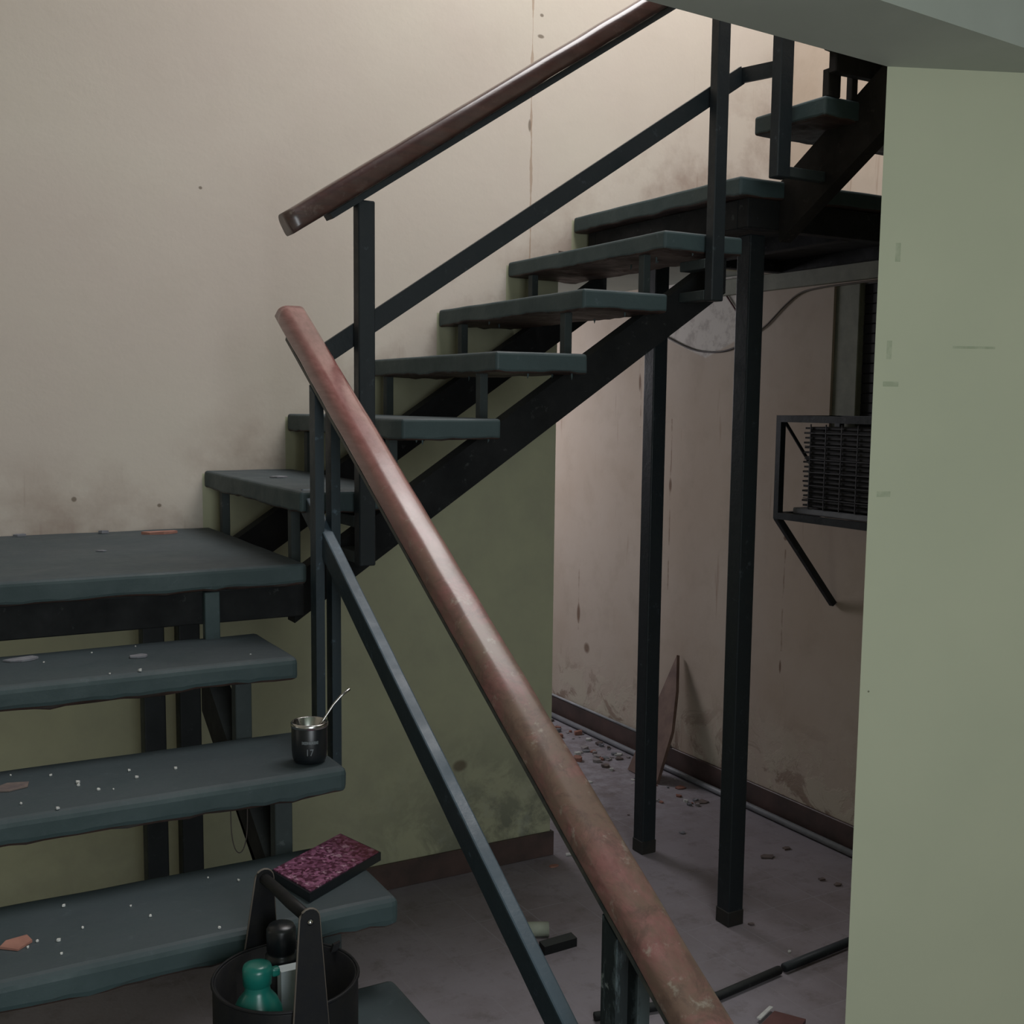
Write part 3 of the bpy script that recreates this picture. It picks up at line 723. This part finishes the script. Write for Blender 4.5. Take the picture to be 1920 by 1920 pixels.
def strap(y_top, y_bot, zb_, lean, name, HZ, HX):
    """tapered strap, round at the top"""
    pts = []
    wt, wb = 0.016, 0.037
    for i in range(9):
        a = math.pi * i / 8
        pts.append((wt * math.cos(a), wt * math.sin(a)))
    L = HZ - zb_
    pts += [(-wb, -L), (wb, -L)]
    def mk(scale, y_off, th):
        bm = bmesh.new()
        def P(p, d):
            f = -p[1] / L; f = max(0, f)
            y = y_top + (y_bot - y_top) * min(1, f) + d
            return (HX + p[0] * (scale if scale == 1 else 1) + lean * f, y, HZ + p[1])
        pp = pts if scale == 1 else [(p[0] * (1 - 0.004 / max(abs(p[0]), 0.008)), p[1] - (0.004 if p[1] > 0 else 0)) for p in pts]
        A = [bm.verts.new(P(p, y_off)) for p in pp]; B = [bm.verts.new(P(p, y_off + th)) for p in pp]; n = len(pp)
        bm.faces.new(A); bm.faces.new(B[::-1])
        for i in range(n): bm.faces.new((A[i], A[(i + 1) % n], B[(i + 1) % n], B[i]))
        return bm
    s = obj(name, mk(1, 0, 0.006), M['bag'], t)
    # piping round the outline
    bm = bmesh.new(); line = []
    for p in [pts[-1]] + pts[:-1]:
        f = max(0, -p[1] / L); line.append((HX + p[0] + lean * f, y_top + (y_bot - y_top) * f + 0.003, HZ + p[1]))
    tube(bm, line, 0.0022, 6)
    g = obj('piping', bm, M['piping'], None, True); g.parent = s; g.matrix_parent_inverse = Matrix.Identity(4)
    return s
def fix(s):
    for c in s.children: c.matrix_parent_inverse = Matrix.Identity(4)
s1 = strap(by - 0.128, by - RB - 0.0105, bz + 0.03, 0.0, 'strap', 0.995, bx - 0.001)
s2 = strap(by + 0.124, by + RB + 0.0045, bz + 0.08, -0.012, 'strap', 0.966, bx + 0.003)
bm = bmesh.new(); lathe(bm, [(0, 0.0), (0.0045, 0.0), (0.005, 0.002), (0, 0.004)], 0, 0, 16)
for v in bm.verts: v.co = Vector((bx - 0.001 + v.co.x, by - 0.1285 - v.co.z, 0.990 + v.co.y))
r_ = obj('rivet', bm, M['chrome'], None, True); r_.parent = s1; r_.matrix_parent_inverse = Matrix.Identity(4)
bm = bmesh.new(); tube(bm, [(bx - 0.001, by - 0.1215, 0.994), (bx - 0.002, by - 0.03, 0.985), (bx + 0.001, by + 0.03, 0.977), (bx + 0.003, by + 0.1235, 0.965)], [0.010, 0.0105, 0.0105, 0.010], 14)
obj('handle_bar', bm, M['bag'], t, True)
bm = bmesh.new(); prism(bm, [(bx + 0.098, bz + 0.164), (bx + 0.112, bz + 0.164), (bx + 0.116, bz + 0.180), (bx + 0.103, bz + 0.177)], by + 0.045, by + 0.052, 'y')
obj('pull_tab', bm, M['bag'], t)
# teal bottle
M['teal'] = plain('teal_plastic', (0.008, 0.13, 0.105), 0.3, 0, (0.007, 0.115, 0.09), 3, 0.5, 0.0)
qx, qy, qz = 0.522, 1.762, bz + 0.0145
t = empty('water_bottle', (qx, qy, qz), 'teal green plastic bottle with round cap inside the black bag', 'bottle')
bm = bmesh.new(); lathe(bm, [(0, 0), (0.034, 0), (0.039, 0.006), (0.042, 0.08), (0.042, 0.112), (0.0395, 0.128), (0.032, 0.144), (0.0225, 0.156), (0.0205, 0.163), (0.0205, 0.172)], qx, qy, 36, qz)
obj('bottle_body', bm, M['teal'], t, True)
bm = bmesh.new(); lathe(bm, [(0.0205, 0.170), (0.0235, 0.171), (0.0245, 0.196), (0.0225, 0.202), (0.013, 0.205), (0, 0.2055)], qx, qy, 32, qz)
c_ = obj('bottle_cap', bm, M['teal'], t, True)
bm = bmesh.new(); box(bm, qx + 0.0225, qx + 0.037, qy - 0.009, qy + 0.005, qz + 0.178, qz + 0.193, 0.004, 2)
g = obj('cap_tab', bm, M['teal'], None); g.parent = c_; g.matrix_parent_inverse = Matrix.Identity(4)
# flask with black lid
fx, fy, fz = 0.592, 1.852, bz + 0.0145
t = empty('thermos_flask', (fx, fy, fz), 'flask with ribbed black lid standing at the back of the bag', 'flask')
bm = bmesh.new(); lathe(bm, [(0, 0), (0.036, 0), (0.038, 0.005), (0.038, 0.125), (0.034, 0.143), (0.026, 0.153)], fx, fy, 32, fz)
obj('flask_body', bm, M['bagin'], t, True)
bm = bmesh.new(); lathe(bm, [(0.0245, 0.151), (0.028, 0.153), (0.028, 0.165), (0.024, 0.167), (0.024, 0.173), (0.0255, 0.175), (0.0255, 0.211), (0.022, 0.218), (0, 0.219)], fx, fy, 32, fz)
obj('flask_lid', bm, M['mugblk'], t, True)
# white carton between them
bm = bmesh.new(); prism(bm, [(0.566, 1.773), (0.602, 1.772), (0.604, 1.795), (0.567, 1.797)], bz + 0.0145, bz + 0.188, 'z'); bevel_all(bm, 0.004, 2)
tag(obj('food_tub', bm, plain('white_plastic', (0.50, 0.56, 0.58), 0.5)), 'pale white tub inside the bag behind the teal bottle', 'tub')

# ---------------- bits lying about ----------------
def scrap(name, x, y, z, r, th, mat, label, cat, group=None, seed=0, el=1.0):
    rnd = random.Random(seed); bm = bmesh.new(); n = rnd.randint(5, 8); a0 = rnd.uniform(0, 6); ca, sa = math.cos(rnd.uniform(0, 3)), math.sin(rnd.uniform(0, 3))
    pts = []
    for i in range(n):
        a = a0 + 2 * math.pi * i / n; q = r * rnd.uniform(0.55, 1.15)
        pts.append((x + q * math.cos(a) * el, y + q * math.sin(a)))
    prism(bm, pts, z, z + th, 'z')
    for v in bm.verts:
        if v.co.z > z + th / 2: v.co.z += rnd.uniform(0, th * 0.6)
    return tag(obj(name, bm, mat), label, cat, group)
CXM, CZM = 0.0, 1.815
def px2z(u, v, z):
    d = fw + r2 * ((u - 960) / F) - u2 * ((v - 960 - PPY) / F); k = (z - 1.815) / d.z
    return d.x * k, d.y * k
specks = {
 3: ([(245, 1700), (110, 1765), (115, 1790), (282, 1719), (412, 1741), (155, 1741), (390, 1647), (447, 1652), (52, 1778), (70, 1766), (120, 1700)], 'tiny white paint crumb scattered on the fourth tread'),
 2: ([(95, 1455), (146, 1469), (147, 1474), (185, 1482), (213, 1481), (109, 1519), (242, 1446), (257, 1459), (330, 1442), (20, 1455), (40, 1508)], 'tiny white paint crumb scattered on the cup tread'),
 1: ([(254, 1213), (263, 1259), (217, 1277), (470, 1228), (82, 1243), (172, 1225)], 'tiny white paint crumb scattered on the top tread below the landing'),
}
for k, (pl, lab) in specks.items():
    for i, (u, v) in enumerate(pl):
        x, y = px2z(u, v, TOPZ[k])
        if y < YL - k * G1 + 0.012: y = YL - k * G1 + 0.016
        r = random.uniform(0.0022, 0.0038) * (1.5 if i == 1 else 1)
        scrap('paint_crumb', x, y, TOPZ[k] + 0.0008, r, r * 0.8, M['flake'], lab, 'debris', 'paint crumbs on the treads', 100 + k * 20 + i)
for nm, u, v, z, r, th, mt, lab, cat, el in (
    ('tile_chip', 30, 1771, TOPZ[3], 0.026, 0.003, 'chip', 'terracotta coloured chip lying at the left on the fourth tread', 'chip', 1.3),
    ('dry_leaf', 40, 1238, TOPZ[1], 0.024, 0.003, 'greyscrap', 'grey curled leaf at the left end of the top tread', 'leaf', 1.5),
    ('dry_leaf', 262, 1232, TOPZ[1], 0.016, 0.003, 'greyscrap', 'small grey leaf at the back middle of the top tread', 'leaf', 1.5),
    ('dry_leaf', 15, 1478, TOPZ[2], 0.028, 0.002, 'leaf', 'brownish flat scrap at the left edge of the cup tread', 'scrap', 1.5),
    ('plaster_scrap', 305, 1001, ZL, 0.026, 0.006, 'chip', 'pinkish plaster scrap lying on the landing against the wall', 'scrap', 2.2),
    ('plaster_scrap', 192, 1000, ZL, 0.012, 0.006, 'greyscrap', 'small grey plaster scrap by the wall, middle of the landing', 'scrap', 1.5),
    ('plaster_scrap', 35, 1006, ZL, 0.016, 0.005, 'greyscrap', 'small grey plaster scrap by the wall, left end of the landing', 'scrap', 1.5),
    ('paper_scrap', 190, 1034, ZL, 0.010, 0.002, 'greyscrap', 'tiny pale paper scrap in the open middle of the landing', 'scrap', 1.5)):
    x, y = px2z(u, v, z)
    scrap(nm, x, y, z + 0.001, r, th, M[mt], lab, cat, None, len(nm) * 3 + int(u), el)
x, y = px2z(521, 896, ZL + RR2)
scrap('paper_scrap', min(x, X1 + 0.2), min(y, D - 0.12), ZL + RR2 + 0.001, 0.02, 0.003, M['greyscrap'], 'pale paper scrap lying on the lowest tread of the upper flight', 'scrap', None, 11, 1.4)
# rubble on the corridor floor
rm = [M['flake'], M['chip'], M['greyscrap'], M['leaf'], plain('plaster_lump', (0.34, 0.31, 0.31), 0.9)]
rn = random.Random(4)
for i in range(150):
    y = rn.uniform(3.95, 5.7) if i % 3 == 0 else rn.uniform(4.7, 5.7); x = XP - 0.08 - abs(rn.gauss(0, 0.28))
    if x < 2.5: continue
    r = rn.uniform(0.006, 0.024) * (1.2 if y > 4.6 else 0.7)
    ci = rn.randrange(5); cn = ('white', 'terracotta red', 'bluish grey', 'dark brown', 'pale grey')[ci]; far = y > 4.7
    scrap('rubble_piece', x, y, 0.0005, r, r * rn.uniform(0.2, 0.7), rm[ci], cn + ' piece of rubble on the floor, ' + ('in the far heap beyond the leaning board' if far else 'on this side of the far rubble heap'), 'rubble', cn + (' rubble in the far heap' if far else ' rubble near the leaning board'), 300 + i)
for i, (u, v, mt, r) in enumerate(((1315, 1505, 3, .035), (1275, 1478, 1, .03), (1210, 1475, 3, .02), (1205, 1490, 3, .02), (1280, 1562, 2, .015), (1355, 1595, 3, .02), (1440, 1607, 3, .03), (1475, 1592, 3, .018), (1540, 1650, 3, .015), (1038, 1625, 1, .018), (1065, 1603, 0, .014), (1105, 1467, 0, .02), (1570, 1660, 3, .02), (1410, 1734, 3, .014), (1480, 1786, 0, .008))):
    x, y = px2z(u, v, 0)
    nm, lab = {0: ('plaster_flake', 'small white plaster flake'), 1: ('tile_chip', 'small pink chip'), 2: ('plaster_scrap', 'small grey scrap'), 3: ('dry_leaf', 'small dark dry leaf')}[mt]
    scrap(nm, x, y, 0.0005, r * 0.8, 0.004, [M['flake'], M['chip'], M['greyscrap'], M['leaf']][mt], lab + ' on the bare floor near the columns', 'debris', lab + ' near the columns', 500 + i, 1.4)
# hanging wire loop below the third tread
x, y = px2z(418, 1520, TOPZ[2]); x0 = 0.70
yy = YL - 2 * G1 + 0.05
pts = []
for i in range(13):
    a = math.pi * i / 12
    pts.append((0.632 + 0.018 * (1 - math.cos(a)), yy, TOPZ[2] - TH - 0.11 * math.sin(a) ** 0.6))
cable('wire_loop', [(p[0], p[1], p[2]) for p in pts], 0.0012, M['cable'], 'thin wire loop hanging below the cup tread', 'wire')
